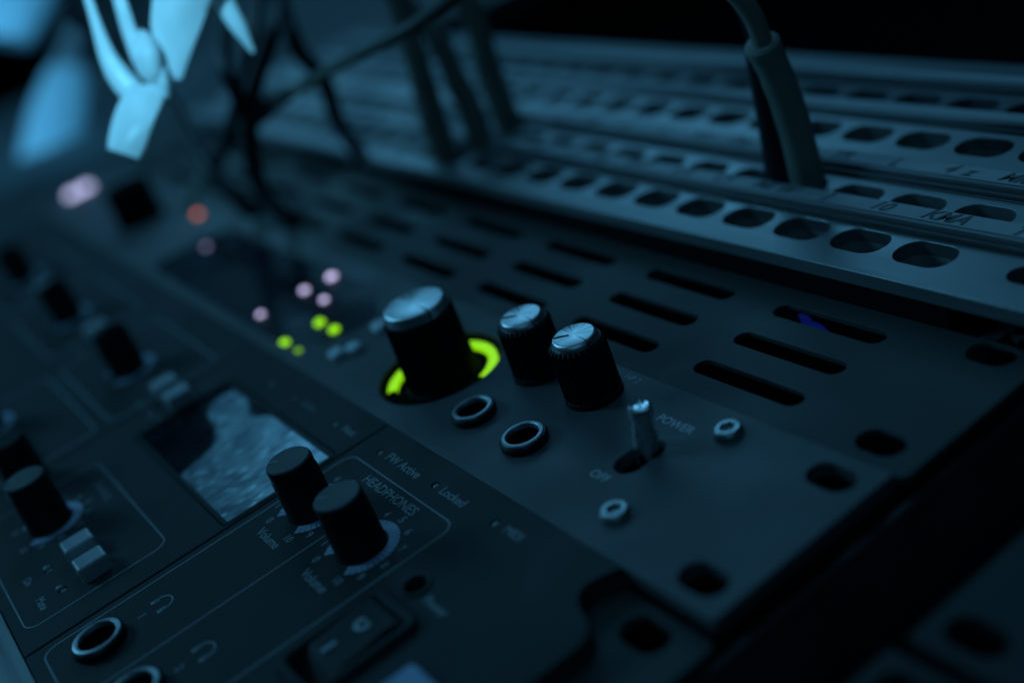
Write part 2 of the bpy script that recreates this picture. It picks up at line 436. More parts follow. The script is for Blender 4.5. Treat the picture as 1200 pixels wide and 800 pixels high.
def led(parent, name, loc, r, mat, label=None):
    return put(name, lathe_mesh(name, [(r, 0), (r * 0.98, r * 0.2), (r * 0.75, r * 0.55), (r * 0.4, r * 0.75), (0.01, r * 0.8)], n=24), mat, parent, loc, label=label)

# ------------------------------------------------------------------ silver monitor controller (1U)
PW = 482.6
ctl = thing('monitor_controller', 'one-unit dark silver monitor controller with glowing green knob ring and black display', 'audio controller', (-PW / 2, 22, -3))
def ear_holes(y0, h, xs=(-8.9, -PW + 8.9), w=10.2, hh=6.6):
    ys = [y0 + 6.2, y0 + h - 6.2] if h < 60 else [y0 + 6.4, y0 + h - 6.4]
    return [rrect(x, y, w, hh, 3.3) for x in xs for y in ys]
disp_poly = [(-311, 8), (-307, 4), (-174, 4), (-170, 8), (-168.5, 24), (-170, 28), (-184, 35.2), (-190, 36.4), (-306, 36.4), (-311, 32)]
KX, KY = -123.6, 21.3
holes = ear_holes(0.0, 44.1) + [disp_poly, circle(KX, KY, 16.2, 64), rrect(-46.7, 23.5, 6.6, 11.8, 3.2), circle(-74.3, 33.4, 3, 24), circle(-95.4, 33.4, 3, 24),
        circle(-94.9, 13.6, 4, 30), circle(-74.0, 13.6, 4, 30)]
put('faceplate', plate(rrect(-PW / 2, 22.05, PW, 44.0, 0.6, 3), holes, 3.0, 0.0, 0.18), 'gunmetal', ctl)
put('chassis', box_mesh('chassis', -460, -22, 1.5, 42.5, -150, -14.5, 0.5), 'chassis', ctl)
put('inner_tray', box_mesh('inner_tray', -458, -24, 2, 42, -14, -12.5, 0.2), 'void', ctl)
# big knob in its dished recess
V, F = lathe([(16.25, -0.35), (15.9, -0.9), (14.6, -2.6), (11.2, -3.0), (11.0, -4.2), (0.01, -4.2)], n=96)
put('knob_recess', mesh_of('knob_recess', V, F), 'void', ctl, (KX, KY, 0))
def ring_mesh(r0, r1, a0, a1, z0, z1, n=160):
    V = []; F = []
    for k in range(n + 1):
        a = R(a0 + (a1 - a0) * k / n)
        for r, z in ((r0, z0), (r0, z1 - 0.3), ((r0 + r1) / 2, z1), (r1, z1 - 0.3), (r1, z0)): V.append((r * math.cos(a), r * math.sin(a), z))
    for k in range(n):
        for q in range(4): F.append((k * 5 + q, k * 5 + q + 1, (k + 1) * 5 + q + 1, (k + 1) * 5 + q))
        F.append((k * 5 + 4, k * 5, (k + 1) * 5, (k + 1) * 5 + 4))
    F.append((0, 1, 2, 3, 4)); F.append(tuple(n * 5 + q for q in range(5)))
    return mesh_of('ring', V, F)
put('light_ring', ring_mesh(12.2, 14.5, 20, 243, -2.9, -1.4), 'green', ctl, (KX, KY, 0), label='lit green part of the ring around the big knob')
put('light_ring', ring_mesh(12.2, 14.5, 244, 379, -2.9, -1.6), 'unlit', ctl, (KX, KY, 0), label='unlit dark part of the ring around the big knob')
bk = cap_knob(ctl, (KX, KY, -4.0), 9.6, 22.8, 7.6, 'large ribbed black knob with spun metal cap', flutes=44, cap_h=2.6, pointer=False, flange=9.2)
cap_knob(ctl, (-95.2, 33.4, 0), 6.6, 15.4, 4.85, 'left one of the two small metal-capped knobs', flutes=30)
cap_knob(ctl, (-74.3, 33.4, 0), 6.6, 15.6, 4.85, 'right one of the two small metal-capped knobs, beside the toggle', flutes=30)
jack(ctl, (-94.9, 13.6, 0), 4.9); jack(ctl, (-74.0, 13.6, 0), 4.9)
# toggle
tg = put('toggle_switch', plate(rrect(0, 0, 5.7, 11.2, 2.8), [], 1.0, -4.5, 0.1), 'void', ctl, (-46.7, 23.5, 0))
lever = lathe_mesh('lever', [(2.5, -4.0), (2.65, 0), (2.7, 2.5), (2.5, 6), (2.35, 7.8), (2.5, 8.3), (2.5, 9.6), (2.3, 10.3), (1.7, 10.6), (1.4, 10.2), (0.7, 10.1), (0.01, 10.3)], n=40)
lv = put('lever', lever, 'chrome', tg, (-46.7, 25.6, 0)); lv.rotation_euler = (R(-7), R(3), 0)
# screws
def screw(parent, loc):
    V, F = lathe([(3.0, 0), (3.1, 0.4), (2.95, 1.0), (2.5, 1.5), (1.8, 1.6)], n=48); F = F[:-1]
    n = 48; base = len(V)
    for z in (1.55, 0.7):
        for i in range(n):
            a = 2 * math.pi * i / n; r = 1.55 + 0.14 * math.cos(6 * a); V.append((r * math.cos(a), r * math.sin(a), z))
    k = 5
    for i in range(n):
        j = (i + 1) % n
        F.append((i * k + 4, j * k + 4, base + j, base + i)); F.append((base + i, base + j, base + n + j, base + n + i))
    F.append(tuple(base + n + i for i in range(n)))
    return put('screw', mesh_of('screw', V, F), 'steel', parent, loc)
s0 = screw(ctl, (-35.8, 38.0, 0)); dup(s0, ctl, (-36.3, 8.7, 0), 20)
# display with its lamps
dsp = put('display', plate(disp_poly, [], 1.6, -0.6, 0.1), 'glass', ctl)
for x, y, r, mt in [(-213.6, 34.2, 1.35, 'white'), (-215.1, 24.9, 1.15, 'white'), (-200.5, 24.9, 1.0, 'white'), (-215.9, 9.4, 0.95, 'white'), (-301.6, 23.5, 1.0, 'whitedim'),
                    (-187.0, 16.7, 1.35, 'greenled'), (-177.4, 16.9, 1.3, 'greenled'), (-187.3, 4.9, 1.3, 'greenled'), (-177.7, 4.9, 1.0, 'greendim')]:
    led(dsp, 'indicator_light', (x, y, -0.55), r * 1.18, mt, {'white': 'small white light', 'whitedim': 'faint violet-white light', 'greenled': 'bright green light', 'greendim': 'dim green light'}[mt])
led(ctl, 'indicator_light', (-341.7, 35.5, 0), 1.6, 'red', 'dull red light left of the display')
for y in (16.0, 23.0): led(ctl, 'indicator_light', (-468, y, 0), 3.4, 'whitecool', 'blurred white lamp at the far end of the panel')
# pill buttons left of the big knob
for x, y, w, h in ((-159.9, 9.4, 4.6, 4.0), (-157.4, 13.8, 4.6, 4.0), (-160.6, 24.0, 5.2, 4.2)):
    put('push_button', box_mesh('push_button', -w / 2, w / 2, -h / 2, h / 2, -1, 2.0, 0.9, 3), 'palebutton', ctl, (x, y, 0))
plain_knob_proto(ctl, (-374, 21.5, 0), 9.8, 9.3, 16, -132, 'large black knob at the far end of the silver panel', 'matteblack', 'matteblack')
put('lettering', letters('POWER', 2.25, shear=0.0, weight=0.02), 'printsilver', ctl, (-48.2, 34.6, 0.03))
put('lettering', letters('OFF', 2.25, weight=0.02), 'printsilver', ctl, (-48.9, 14.7, 0.03))
put('lettering', letters('HP 2', 1.8), 'printsilver', ctl, (-70.6, 41.6, 0.03))
put('lettering', letters('HP 1', 1.8), 'printsilver', ctl, (-93.0, 41.4, 0.03))

# ------------------------------------------------------------------ black audio interface (2U)
itf = thing('audio_interface', 'two-unit black audio interface with headphone knobs, small display and rocker switch', 'audio interface', (-PW / 2, -46, -6))
TOP, BOT = 0.03, -92.2
face = [(-460, TOP), (-23.4, TOP)] + [(-24.3, -2.0), (-25.2, -4.5), (-25.6, -7.0), (-24.8, -9.3), (-22.6, -10.9), (-19.8, -11.8), (-17.2, -12.9), (-15.2, -14.6), (-14.6, -17.0)] + \
       [(-14.6, -74), (-17.2, -79), (-22, -82), (-24.8, -85), (-25.4, -88), (-24.0, BOT), (-460, BOT)]
face = face[::-1]
LC = (-149, -29.2)
h2 = [rrect(LC[0], LC[1], 66.5, 27.6, 0.6, 3), rrect(-51.8, -43.8, 13.0, 20.6, 1.5), circle(-100.9, -78.4, 4, 30), circle(-77.2, -77.8, 4, 30), circle(-54.6, -26.7, 2.3, 24)]
ledpos = [(-104.4, -7.3), (-79.9, -6.7), (-56.4, -6.4), (-128.0, -7.6), (-152.8, -7.9), (-142.3, -79.5), (-130.1, -79.1), (-198, -36.5), (-186.5, -35.8)]
h2 += [circle(x, y, 0.95, 20) for x, y in ledpos]
SEAM = [-113.2, -196.3]
xs = [(-14.6, -112.95), (-113.45, -196.1), (-196.6, -460)]
# faceplate is three butted panels with thin dark joints
def clip_face(poly, a, b):
    def cut(P, x, keep_less):
        out = []
        for i in range(len(P)):
            p, q = P[i], P[(i + 1) % len(P)]
            ip = (p[0] <= x) == keep_less; iq = (q[0] <= x) == keep_less
            if ip: out.append(p)
            if ip != iq:
                t = (x - p[0]) / (q[0] - p[0]); out.append((x, p[1] + t * (q[1] - p[1])))
        return out
    return cut(cut(poly, b, True), a, False)
for b, a in xs:
    hs = [h for h in h2 if a < sum(p[0] for p in h) / len(h) < b]
    put('faceplate', plate(clip_face(face, a, b + (1 if b > -20 else 0)), hs, 4.5, 0.0, 0.22), 'black_face', itf)
put('inner_tray', box_mesh('inner_tray', -459, -27, -90.8, -1.6, -5.6, -4.7, 0.1), 'void', itf)
put('chassis', box_mesh('chassis', -458, -27, -90.8, -1.6, -160, -5.8, 0.5), 'chassis', itf)
put('mounting_ear', plate(rrect(-14.5, -44.6, 29, 88.2, 2.0), [rrect(-12.0, -6.2, 10.4, 6.8, 3.3), rrect(-12.0, -82.5, 10.4, 6.8, 3.3)], 1.6, -4.6, 0.15), 'vent', itf)
# display window
wd = put('display', plate(rrect(0, 0, 66.3, 27.4, 0.4, 3), [], 1.0, -0.7, 0.1), 'glass', itf, (LC[0], LC[1], 0))
reflection = [(-175.0, -25.0), (-178.0, -21.0), (-177.6, -16.2), (-169.4, -15.6), (-162.5, -17.6), (-157.5, -19.0), (-154.5, -17.6), (-151.0, -15.2), (-143.7, -14.6), (-131.2, -14.2), (-115.2, -14.2), (-114.6, -17.5),
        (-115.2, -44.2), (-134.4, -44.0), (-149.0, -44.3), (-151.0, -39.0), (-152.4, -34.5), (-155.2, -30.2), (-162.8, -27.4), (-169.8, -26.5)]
def inside(P, x, y):
    c = False
    for k in range(len(P)):
        (x1, y1), (x2, y2) = P[k - 1], P[k]
        if (y1 > y) != (y2 > y) and x < (x2 - x1) * (y - y1) / (y2 - y1) + x1: c = not c
    return c
def edge_dist(P, x, y):
    best = 1e9; p = Vector((x, y))
    for k in range(len(P)):
        a = Vector(P[k - 1]); d = Vector(P[k]) - a; t = max(0, min(1, (p - a).dot(d) / max(1e-9, d.length_squared))); best = min(best, (p - a - d * t).length)
    return best if inside(P, x, y) else -best
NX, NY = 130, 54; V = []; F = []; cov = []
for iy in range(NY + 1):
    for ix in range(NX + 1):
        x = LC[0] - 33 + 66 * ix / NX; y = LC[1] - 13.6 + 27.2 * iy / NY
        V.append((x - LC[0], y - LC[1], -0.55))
        cov.append(max(0, min(1, 0.5 + edge_dist(reflection, x, y) / 2.4)) * 1.15)
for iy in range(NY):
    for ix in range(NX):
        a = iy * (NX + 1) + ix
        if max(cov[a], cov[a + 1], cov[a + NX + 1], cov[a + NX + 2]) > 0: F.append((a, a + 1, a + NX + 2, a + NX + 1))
me = bpy.data.meshes.new('dusty_reflection'); me.from_pydata([(v[0] * S, v[1] * S, v[2] * S) for v in V], [], F)
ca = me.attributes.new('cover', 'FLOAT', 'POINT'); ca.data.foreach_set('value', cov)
put('dusty_reflection', me, 'reflection', wd, (LC[0], LC[1], 0))  # sheet follows the outline of the reflected light, dust included
fr = line(rrect(0, 0, 69.2, 30.2, 1.6), 0.5, True, 0.05, 0.0)
put('printed_border', fr, 'void', itf, (LC[0], LC[1], 0.0))
# printed outlines
def ink(P, w=0.32, closed=False, mat='print'): return put('printed_border', line(P, w, closed, 0.05), mat, itf)
def rr_open(x0, x1, y0, y1, r):
    return rrect((x0 + x1) / 2, (y0 + y1) / 2, x1 - x0, y1 - y0, r)
ink(rr_open(-110.6, -63.4, -89.0, -11.9, 3.2), 0.34, True)
ink([(-87.6, -20.0), (-87.6, -88.8)] , 0.3)
ink(rr_open(-181.5, -122.2, -89.6, -55.6, 3.2), 0.32, True, 'print')
ink(rr_open(-259.5, -200.2, -89.6, -50.2, 3.0), 0.4, True, 'print')
ink(rr_open(-259.5, -200.2, -45.8, -11.6, 3.0), 0.4, True, 'print')
ink(rr_open(-332.5, -273.2, -45.8, -11.6, 3.0), 0.4, True, 'print')
ink(rr_open(-405.5, -346.2, -45.8, -11.6, 3.0), 0.4, True, 'print')
# headphone knobs with printed scales
def scale_ring(cx, cy, n=11, numbers=True, r0=5.9, r1=8.3):
    ms = []; A0 = -124; st = 29.5
    for k in range(30):
        a0 = A0 - 4 - k * 9.63; a1 = a0 - 8.5
        grow = min(1, 0.35 + k * 0.05)
        P = arc_pts(0, 0, (r0 + r0 + (r1 - r0) * 1) / 2, a0, a1, 3)
        ms.append(line(P, r1 - r0, t=0.05))
    put('scale_ring', join_meshes('scale_ring', ms), 'ringprint', itf, (cx, cy, 0))
    if numbers:
        ms = []
        for k in range(11):
            a = A0 - k * st
            ms.append(moved(letters(str(k), 2.0, 0.05), 10.0 * math.cos(R(a)), 10.0 * math.sin(R(a))))
        put('lettering', join_meshes('numbers', ms), 'print', itf, (cx, cy, 0.03))
for x, y in ((-100.0, -28.0), (-76.2, -27.6)):
    scale_ring(x, y)
    plain_knob_proto(itf, (x, y, 0), 5.6, 5.05, 13.4, -133, 'black knob of the left headphone output' if x < -90 else 'black knob of the right headphone output')
    put('lettering', letters('Volume', 2.35), 'print', itf, (x + 0.6, -39.4, 0.03))
put('lettering', letters('HEADPHONES', 2.6), 'print', itf, (-86.8, -14.8, 0.03))
put('lettering', letters('FW Active', 2.45), 'print', itf, (-93.6, -7.2, 0.03))
put('lettering', letters('Locked', 2.35), 'print', itf, (-72.2, -6.9, 0.03))
put('lettering', letters('MIDI', 2.1), 'print', itf, (-50.0, -6.4, 0.03))
put('lettering', letters('Power', 2.1), 'print', itf, (-45.8, -27.5, 0.03))
put('lettering', letters('Host', 2.1), 'print', itf, (-120.9, -7.4, 0.03))
put('lettering', letters('Active', 2.1), 'printdim', itf, (-143.8, -7.7, 0.03))
put('lettering', letters('Sig', 2.1), 'printdim', itf, (-166.5, -8.2, 0.03))
for x, y in ledpos:
    led(itf, 'indicator_lens', (x, y, -0.75), 0.92, 'ledoff')
led(itf, 'power_lamp', (-54.6, -26.7, -3.5), 2.1, 'blackring')
put('recess_bezel', mesh_of('recess_bezel', *[q for q in lathe([(3.3, 0), (3.2, 0.35), (2.5, 0.4), (2.3, -3)], n=40)][:1], [f for f in lathe([(3.3, 0), (3.2, 0.35), (2.5, 0.4), (2.3, -3)], n=40)[1][:-1]]), 'black_face', itf, (-54.6, -26.7, 0))
j0 = jack(itf, (-100.9, -78.4, 0), 5.3); j1 = jack(itf, (-77.2, -77.8, 0), 5.3)
def headphones_icon(cx, cy, s=2.3, rot=0):
    ms = [line(arc_pts(0, 0, s, -25, 205, 24), 0.36, t=0.05), line([(-s * 0.93, -1.9), (-s * 0.93, 0.1)], 1.0, t=0.05), line([(s * 0.93, -1.9), (s * 0.93, 0.1)], 1.0, t=0.05)]
    put('headphones_symbol', join_meshes('headphones_symbol', ms), 'print', itf, (cx, cy, 0))
headphones_icon(-101.1, -64.4); headphones_icon(-77.2, -63.7)
put('lettering', letters('1', 1.9), 'print', itf, (-101.2, -69.2, 0.03)); put('lettering', letters('2', 1.9), 'print', itf, (-77.0, -69.2, 0.03))
# rocker power switch
rk = put('rocker_switch', plate(rrect(0, 0, 16.6, 24.6, 2.6), [rrect(0, 0, 12.4, 20.2, 1.6)], 1.6, 1.5, 0.5), 'black_face', itf, (-51.8, -43.8, 0))
put('well', plate(rrect(0, 0, 12.6, 20.4, 1.4), [], 1, -4.0, 0.1), 'void', rk, (-51.8, -43.8, 0))
V = []; prof = []
for y, z in ((-9.4, -3.3), (-8.2, -2.6), (-7.0, -1.2), (-6.0, 0.2), (-5.0, 0.9), (-3.5, 1.2), (-1.5, 1.35), (0.5, 1.5), (2.5, 1.75), (4.5, 2.0), (6.5, 2.2), (8.3, 2.1), (9.4, 1.3)): prof.append((y, z))
V = [(-5.6, y, z) for y, z in prof] + [(5.6, y, z) for y, z in prof] + [(-5.6, 9.4, -3.5), (5.6, 9.4, -3.5), (-5.6, -9.4, -3.5), (5.6, -9.4, -3.5)]
F = [(k, k + 1, 14 + k, 13 + k) for k in range(12)] + [(12, 26, 27, 25), (0, 13, 29, 28), tuple(range(13)) + (26, 28), tuple(range(13, 26)) + (27, 29), (26, 27, 29, 28)]
rp = put('rocker', mesh_of('rocker', V, F), 'black_face', rk, (-51.8, -43.8, 0))
put('on_mark', moved(line([(0, -1.6), (0, 1.6)], 0.9, t=0.1), 0, 0), 'printsilver', rp, (-53.0, -46.6, 1.33))
put('off_mark', line(circle(0, 0, 1.35, 24), 0.8, True, t=0.1), 'printsilver', rp, (-51.8, -39.6, 1.98))
put('push_button', box_mesh('push_button', -6, 6, -6, 6, -1, 2.2, 1.2, 3), 'bluebutton', itf, (-29.0, -44.2, 0), label='pale square button beside the rocker switch')
# channel strips: knob, two buttons, two lenses
def channel(kx, ky, bx, by, num=True, tall=3.9):
    scale_ring(kx, ky, numbers=num)
    plain_knob_proto(itf, (kx, ky, 0), 5.6, 5.05, 14.0, -133, None, 'knobtop' if kx > -170 else 'matteblack')
    for dx in (0, 11.0):
        put('push_button', box_mesh('push_button', -3.1, 3.1, -3.6, 3.6, -1, tall, 0.7, 3), 'button', itf, (bx + dx, by, 0))
    for dx in (-0.5, 11.3):
        led(itf, 'indicator_lens', (bx + dx - 2.2, by - 8.4, 0), 0.9, 'ledoff')
channel(-163.5, -73.4, -140.4, -71.2)
put('lettering', letters('On', 2.0), 'print', itf, (-142.4, -84.6, 0.03)); put('lettering', letters('Mute', 2.0), 'print', itf, (-129.6, -84.3, 0.03))
put('lettering', letters('CHANNEL', 2.0), 'printdim', itf, (-163.8, -59.4, 0.03))
plain_knob_proto(itf, (-192.5, -72.0, 0), 5.6, 5.05, 14.0, -133, None, 'knob')
channel(-229, -31, -198.5, -28.4, False)
channel(-302, -31, -271.5, -28.4, False); channel(-375, -31, -344.5, -28.4, False); channel(-244, -73.4, -221, -71.2, False)

# ------------------------------------------------------------------ vent panel (1U)
vent = thing('vent_unit', 'dark grey one-unit vent panel with three rows of long slots', 'vent panel', (-PW / 2, 67, -3))
vh = ear_holes(44.6, 44.4)
VY = (53.6, 65.9, 78.4)
for i in range(10):
    for y in VY: vh.append(rrect(-46.9 - i * 45.6, y, 31.2, 4.9, 2.4, 6))
put('faceplate', plate(rrect(-PW / 2 + 0.6, 65.4, PW + 2.2, 42.6, 2.4), vh, 1.2, -0.9, 0.15), 'vent', vent)
put('inner_tray', box_mesh('inner_tray', -462, -22, 46.5, 86, -42, -40, 0.2), 'void', vent)
put('glowing_strand', tube([(-68, 88.5, -9), (-64, 87.0, -9), (-61, 84.6, -9.5), (-59, 85.0, -9), (-55.5, 83.4, -9), (-51, 81.6, -9), (-47.6, 80.6, -9)], [0.5, 1.1, 1.5, 1.2, 1.6, 1.2, 0.5], hint=(0, 0.3, 1)), 'violet', vent, label='faintly glowing violet strand inside the top right slot')  # thin strand given its own faint violet glow

# ------------------------------------------------------------------ patch panels
def patch_panel(label, y0, y1, rows, holders, z, n_labels, mat='brushed'):
    t = thing('patch_bay', label, 'patch panel', (-PW / 2, (y0 + y1) / 2, z - 3), 'stacked aluminium patch panels above the vent panel')
    hs = []
    for (y, x0) in rows:
        for i in range(24): hs.append(rrect(x0 - i * 17.82, y, 14.3, 9.2, 4.3, 7))
    if y1 - y0 > 30: hs += [rrect(-8.9, y0 + 11.4, 10.2, 6.6, 3.3), rrect(-PW + 8.9, y0 + 11.4, 10.2, 6.6, 3.3)]
    put('faceplate', plate(rrect(-PW / 2, (y0 + y1) / 2, PW, y1 - y0, 0.6, 3), hs, 3.4, z, 0.14), mat, t)
    put('shade_strip', box_mesh('shade_strip', -462, -22, y0 + 1.2, y0 + 2.0, -30, z - 3.6, 0.1), 'void', t)  # black strip added to stand for the shade under the panel edge
    put('back_box', box_mesh('back_box', -462, -26, y0 + 1, y1 - 1, z - 24, z - 13, 0.4), 'void', t)
    # port liner
    o = rrect(0, 0, 14.2, 9.1, 4.2, 7); V = []; F = []; n = len(o)
    for zz in (z - 3.3, z - 11.5): V += [(x, y, zz) for x, y in o]
    o2 = rrect(0, 0, 10.5, 6.6, 1.0, 7)
    V += [(x, y, z - 11.5) for x, y in o2]; V += [(x, y, z - 12.6) for x, y in o2]
    for i in range(n):
        j = (i + 1) % n
        for q in range(3): F.append((q * n + i, q * n + j, (q + 1) * n + j, (q + 1) * n + i))
    F.append(tuple(3 * n + i for i in range(n)))
    pm = mesh_of('port', V, F, smooth=False)
    for (y, x0) in rows:
        for i in range(24): put('port', pm, 'port', t, (x0 - i * 17.82, y, 0))
    for (ya, yb, xr, words) in holders:
        h = put('label_holder', box_mesh('label_holder', -456, xr, ya, yb, z + 0.02, z + 2.6, 0.35), 'holder', t)
        put('holder_lip', box_mesh('holder_lip', -456, xr - 2, ya - 1.5, ya - 0.15, z + 0.02, z + 1.3, 0.25), 'rail', h)
        put('paper_label', plate(rrect((xr - 456) / 2, (ya + yb) / 2 + 0.1, xr + 456 - 0.6, yb - ya - 1.2, 0.2, 2), [], 0.25, z + 2.9, 0.03), 'paper', h)
        ms = []
        for i, wd_ in enumerate(words):
            ms.append(moved(letters(wd_, 3.9, 0.05, shear=0.35, weight=0.10), xr - 12 - i * 17.6 + random.uniform(-1.5, 1.5), (ya + yb) / 2 + random.uniform(-0.3, 0.3), 0, random.uniform(-4, 4)))
        put('handwriting', join_meshes('handwriting', ms), 'ink', h, (0, 0, z + 2.95))
    return t
words1 = ['T', 'KMA', '10', '1', 'ME W', 'CV', '4 R', 'IN 3', 'H2', '7', 'Bus', 'SN']
words2 = ['Fx', 'Mic 2', '4  z', 'L', 'TR', '12', 'Out', 'KV', '3', 'ST', 'B2', 'R']
ZP = 8.3
patch_panel('bare aluminium patch panel nearest the vent panel, raised above it', 86.2, 122.2, [(97.5, -34.4), (115.2, -33.4)], [(104.9, 110.9, -6.0, words1)], ZP, 12)
patch_panel('middle aluminium patch panel with handwritten label strip below its single row of ports', 122.9, 151.4, [(144.2, -36.9)], [(124.2, 130.4, -2.0, words2)], ZP, 12)
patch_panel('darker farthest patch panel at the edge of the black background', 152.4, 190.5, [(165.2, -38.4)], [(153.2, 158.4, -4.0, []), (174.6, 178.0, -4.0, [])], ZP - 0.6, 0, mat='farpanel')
# ------------------------------------------------------------------ cables plugged into the patch panels
def plugged(name, label, cat, base, parts, group=None):
    t = thing(name, label, cat, base, group)
    for pn, me, mt in parts: put(pn, me, mt, t)
    return t
G = 'patch cables plugged into the patch panels'
plugged('patch_cable', 'thick grey-green patch cable with long rubber boot, plugged in at the right', 'cable', (-88, 118, 0), [
    ('boot', tube([(-88.2, 118.5, -3), (-87.9, 118.4, 3.9), (-87.4, 118.2, 12.0), (-86.3, 116.8, 26.0), (-85.3, 114.4, 38.0), (-84.4, 111.5, 46.8)], [4.3, 4.3, 4.3, 4.4, 4.25, 4.35, 4.2, 4.05, 4.2, 3.95, 4.1, 3.9, 4.0, 3.7]), 'cable'),
    ('collar', tube([(-84.9, 112.6, 44.6), (-84.6, 112.0, 45.8), (-84.45, 111.5, 47.4), (-84.35, 111.3, 48.0)], [4.1, 4.3, 4.3, 3.7]), 'cable'),
    ('cord', tube([(-84.5, 111.8, 46), (-84.1, 110.8, 53.3), (-84.7, 108.9, 59.2), (-87.3, 106.3, 66.3), (-98, 104, 85), (-130, 110, 150)], 2.4), 'cable')], G)
plugged('patch_cable', 'black patch cable pressed against the left side of the thick grey-green boot', 'cable', (-97, 118, 0), [
    ('boot', tube([(-97.2, 118.0, -3), (-96.9, 117.9, 6.4), (-96.6, 118.7, 14), (-94.4, 117.8, 30.0), (-93.2, 117.3, 43)], [4.2, 4.2, 4.0, 3.6, 3.2]), 'darkcable'),
    ('cord', tube([(-93.2, 117.3, 42), (-92.5, 115.2, 54.5), (-94.5, 112.4, 66.0), (-108, 110, 95), (-140, 114, 150)], 1.7), 'darkcable')], G)
plugged('patch_cable', 'left cable of the side-by-side pair rising from the front patch panel', 'cable', (-239.4, 97.7, 0), [
    ('boot', tube([(-239.8, 97.5, -1), (-239.4, 97.7, 8.3), (-235.1, 96.6, 24.0), (-232, 96.4, 36)], [5.2, 5.0, 4.8, 4.3]), 'cable'),
    ('cord', tube([(-233, 96.5, 33), (-230.3, 96.4, 46.8), (-227.8, 95.9, 64.3), (-223.7, 95.0, 80.4), (-215, 96, 110)], 4.0), 'cable')], G)
plugged('patch_cable', 'right cable of the side-by-side pair rising from the front patch panel', 'cable', (-229, 105.4, 0), [
    ('boot', tube([(-227.0, 106.4, -1), (-226.4, 106.4, 8), (-225.1, 105.9, 22.9), (-224.3, 104, 34)], [4.8, 4.6, 4.4, 4.0]), 'cable'),
    ('cord', tube([(-224.5, 104.4, 31), (-224.0, 103.5, 43.0), (-224.5, 102, 52), (-236, 101, 62), (-262, 102, 80)], 3.6), 'cable')], G)
plugged('patch_cable', 'single green-grey cable standing alone, bent over at the top', 'cable', (-231.4, 121.1, 0), [
    ('boot', tube([(-231.8, 121.1, -1), (-231.4, 121.1, 7.0), (-228.0, 118.8, 28.0), (-225.5, 118, 38)], [5.4, 5.2, 4.8, 4.4]), 'cable'),
    ('cord', tube([(-226, 118.2, 35), (-222.3, 117.1, 49.9), (-222.3, 115.5, 58.6), (-226.6, 109.4, 66.1), (-240, 96, 74), (-270, 80, 90)], 4.1), 'cable')], G)
t = put('loose_cable', tube([(-330, 30, 8), (-300, 42, 28), (-272.0, 50.7, 38.7), (-248.9, 58.1, 48.0), (-214.0, 64.4, 57.2), (-190.1, 69.2, 62.7), (-171.6, 75.5, 67.9), (-157.2, 85.9, 75.2), (-140, 105, 95)], 1.9), 'dimcable')
tag(t, 'thin green-grey cable slanting up across the patch cables', 'cable', 'loose cables hanging over the rack')
for lab, P, r in [
    ('short black cable dropping behind the slanting thin cable', [(-277, 77, 95), (-276.2, 77.2, 68.9), (-274.5, 76.3, 53.9), (-272.1, 79.8, 41.3), (-275.9, 80.2, 26.2), (-277, 84, 9)], 3.0),
    ('long black cable curving down onto the vent panel', [(-270, 90, 100), (-258.0, 72.6, 76.7), (-256.4, 61.0, 64.1), (-255.8, 50.4, 54.0), (-253.6, 42.2, 42.9), (-258.4, 38.9, 24.7), (-263.5, 42.8, 10.2), (-276.5, 49.6, 2.6), (-300, 57, 1.2)], 3.0),
    ('black cable looping beside the white ribbon', [(-262, 60, 92), (-252, 50, 78), (-244.9, 40.4, 66), (-246, 41, 57), (-252, 42.0, 50), (-258, 45, 46), (-275, 60, 44)], 2.6),
    ('dark cable sagging over the middle of the silver unit', [(-310, 20, 90), (-294, 26, 66), (-289.4, 31.7, 54.1), (-283.6, 30.4, 42.5), (-277.0, 30.3, 30.4), (-278.2, 33.3, 22), (-284, 38.9, 9), (-300, 46, 2.8)], 2.4),
    ('black cable crossing behind the bright ribbon towards the left', [(-250, 88, 112), (-262, 70, 84), (-262, 58, 66), (-268, 50, 52), (-282, 44, 38), (-300, 40, 26), (-320, 44, 12), (-330, 52, 2.4)], 2.6)]:
    o = put('loose_cable', tube(P, r), 'darkcable'); tag(o, lab, 'cable', 'loose cables hanging over the rack')

# ------------------------------------------------------------------ knotted white plastic ribbon hanging top left
def strip(path, widths, thick=0.5, hint=(0.54, 0.78, -0.32), name='strand', n=10, curl=0.35):
    path = spline(path, n); fr2 = frames(path, hint); L = len(path); V = []; F = []; K = 16
    for i, p in enumerate(path):
        u = i / (L - 1) * (len(widths) - 1); k = min(int(u), len(widths) - 2); w = widths[k] + (widths[k + 1] - widths[k]) * (u - k)
        s, b = fr2[i]
        for side in (0, 1):
            for j in range(K + 1):
                x = -1 + 2 * j / K
                if side: x = -x
                V.append(p + s * (x * w / 2) + b * ((1 - x * x) * w * curl * 0.5 + 0.02 * w * math.sin(x * 3 + u) + (thick if side else 0)))
    m2 = 2 * (K + 1)
    for i in range(L - 1):
        for j in range(m2):
            q = (j + 1) % m2; F.append((i * m2 + j, i * m2 + q, (i + 1) * m2 + q, (i + 1) * m2 + j))
    F.append(tuple(range(m2))); F.append(tuple((L - 1) * m2 + j for j in range(m2)))
    return mesh_of(name, V, F, angle=60)
rib = thing('plastic_ribbon', 'bright white plastic ribbon tied in a knot, hanging over the rack at upper left', 'ribbon', (-205, 5, 70))
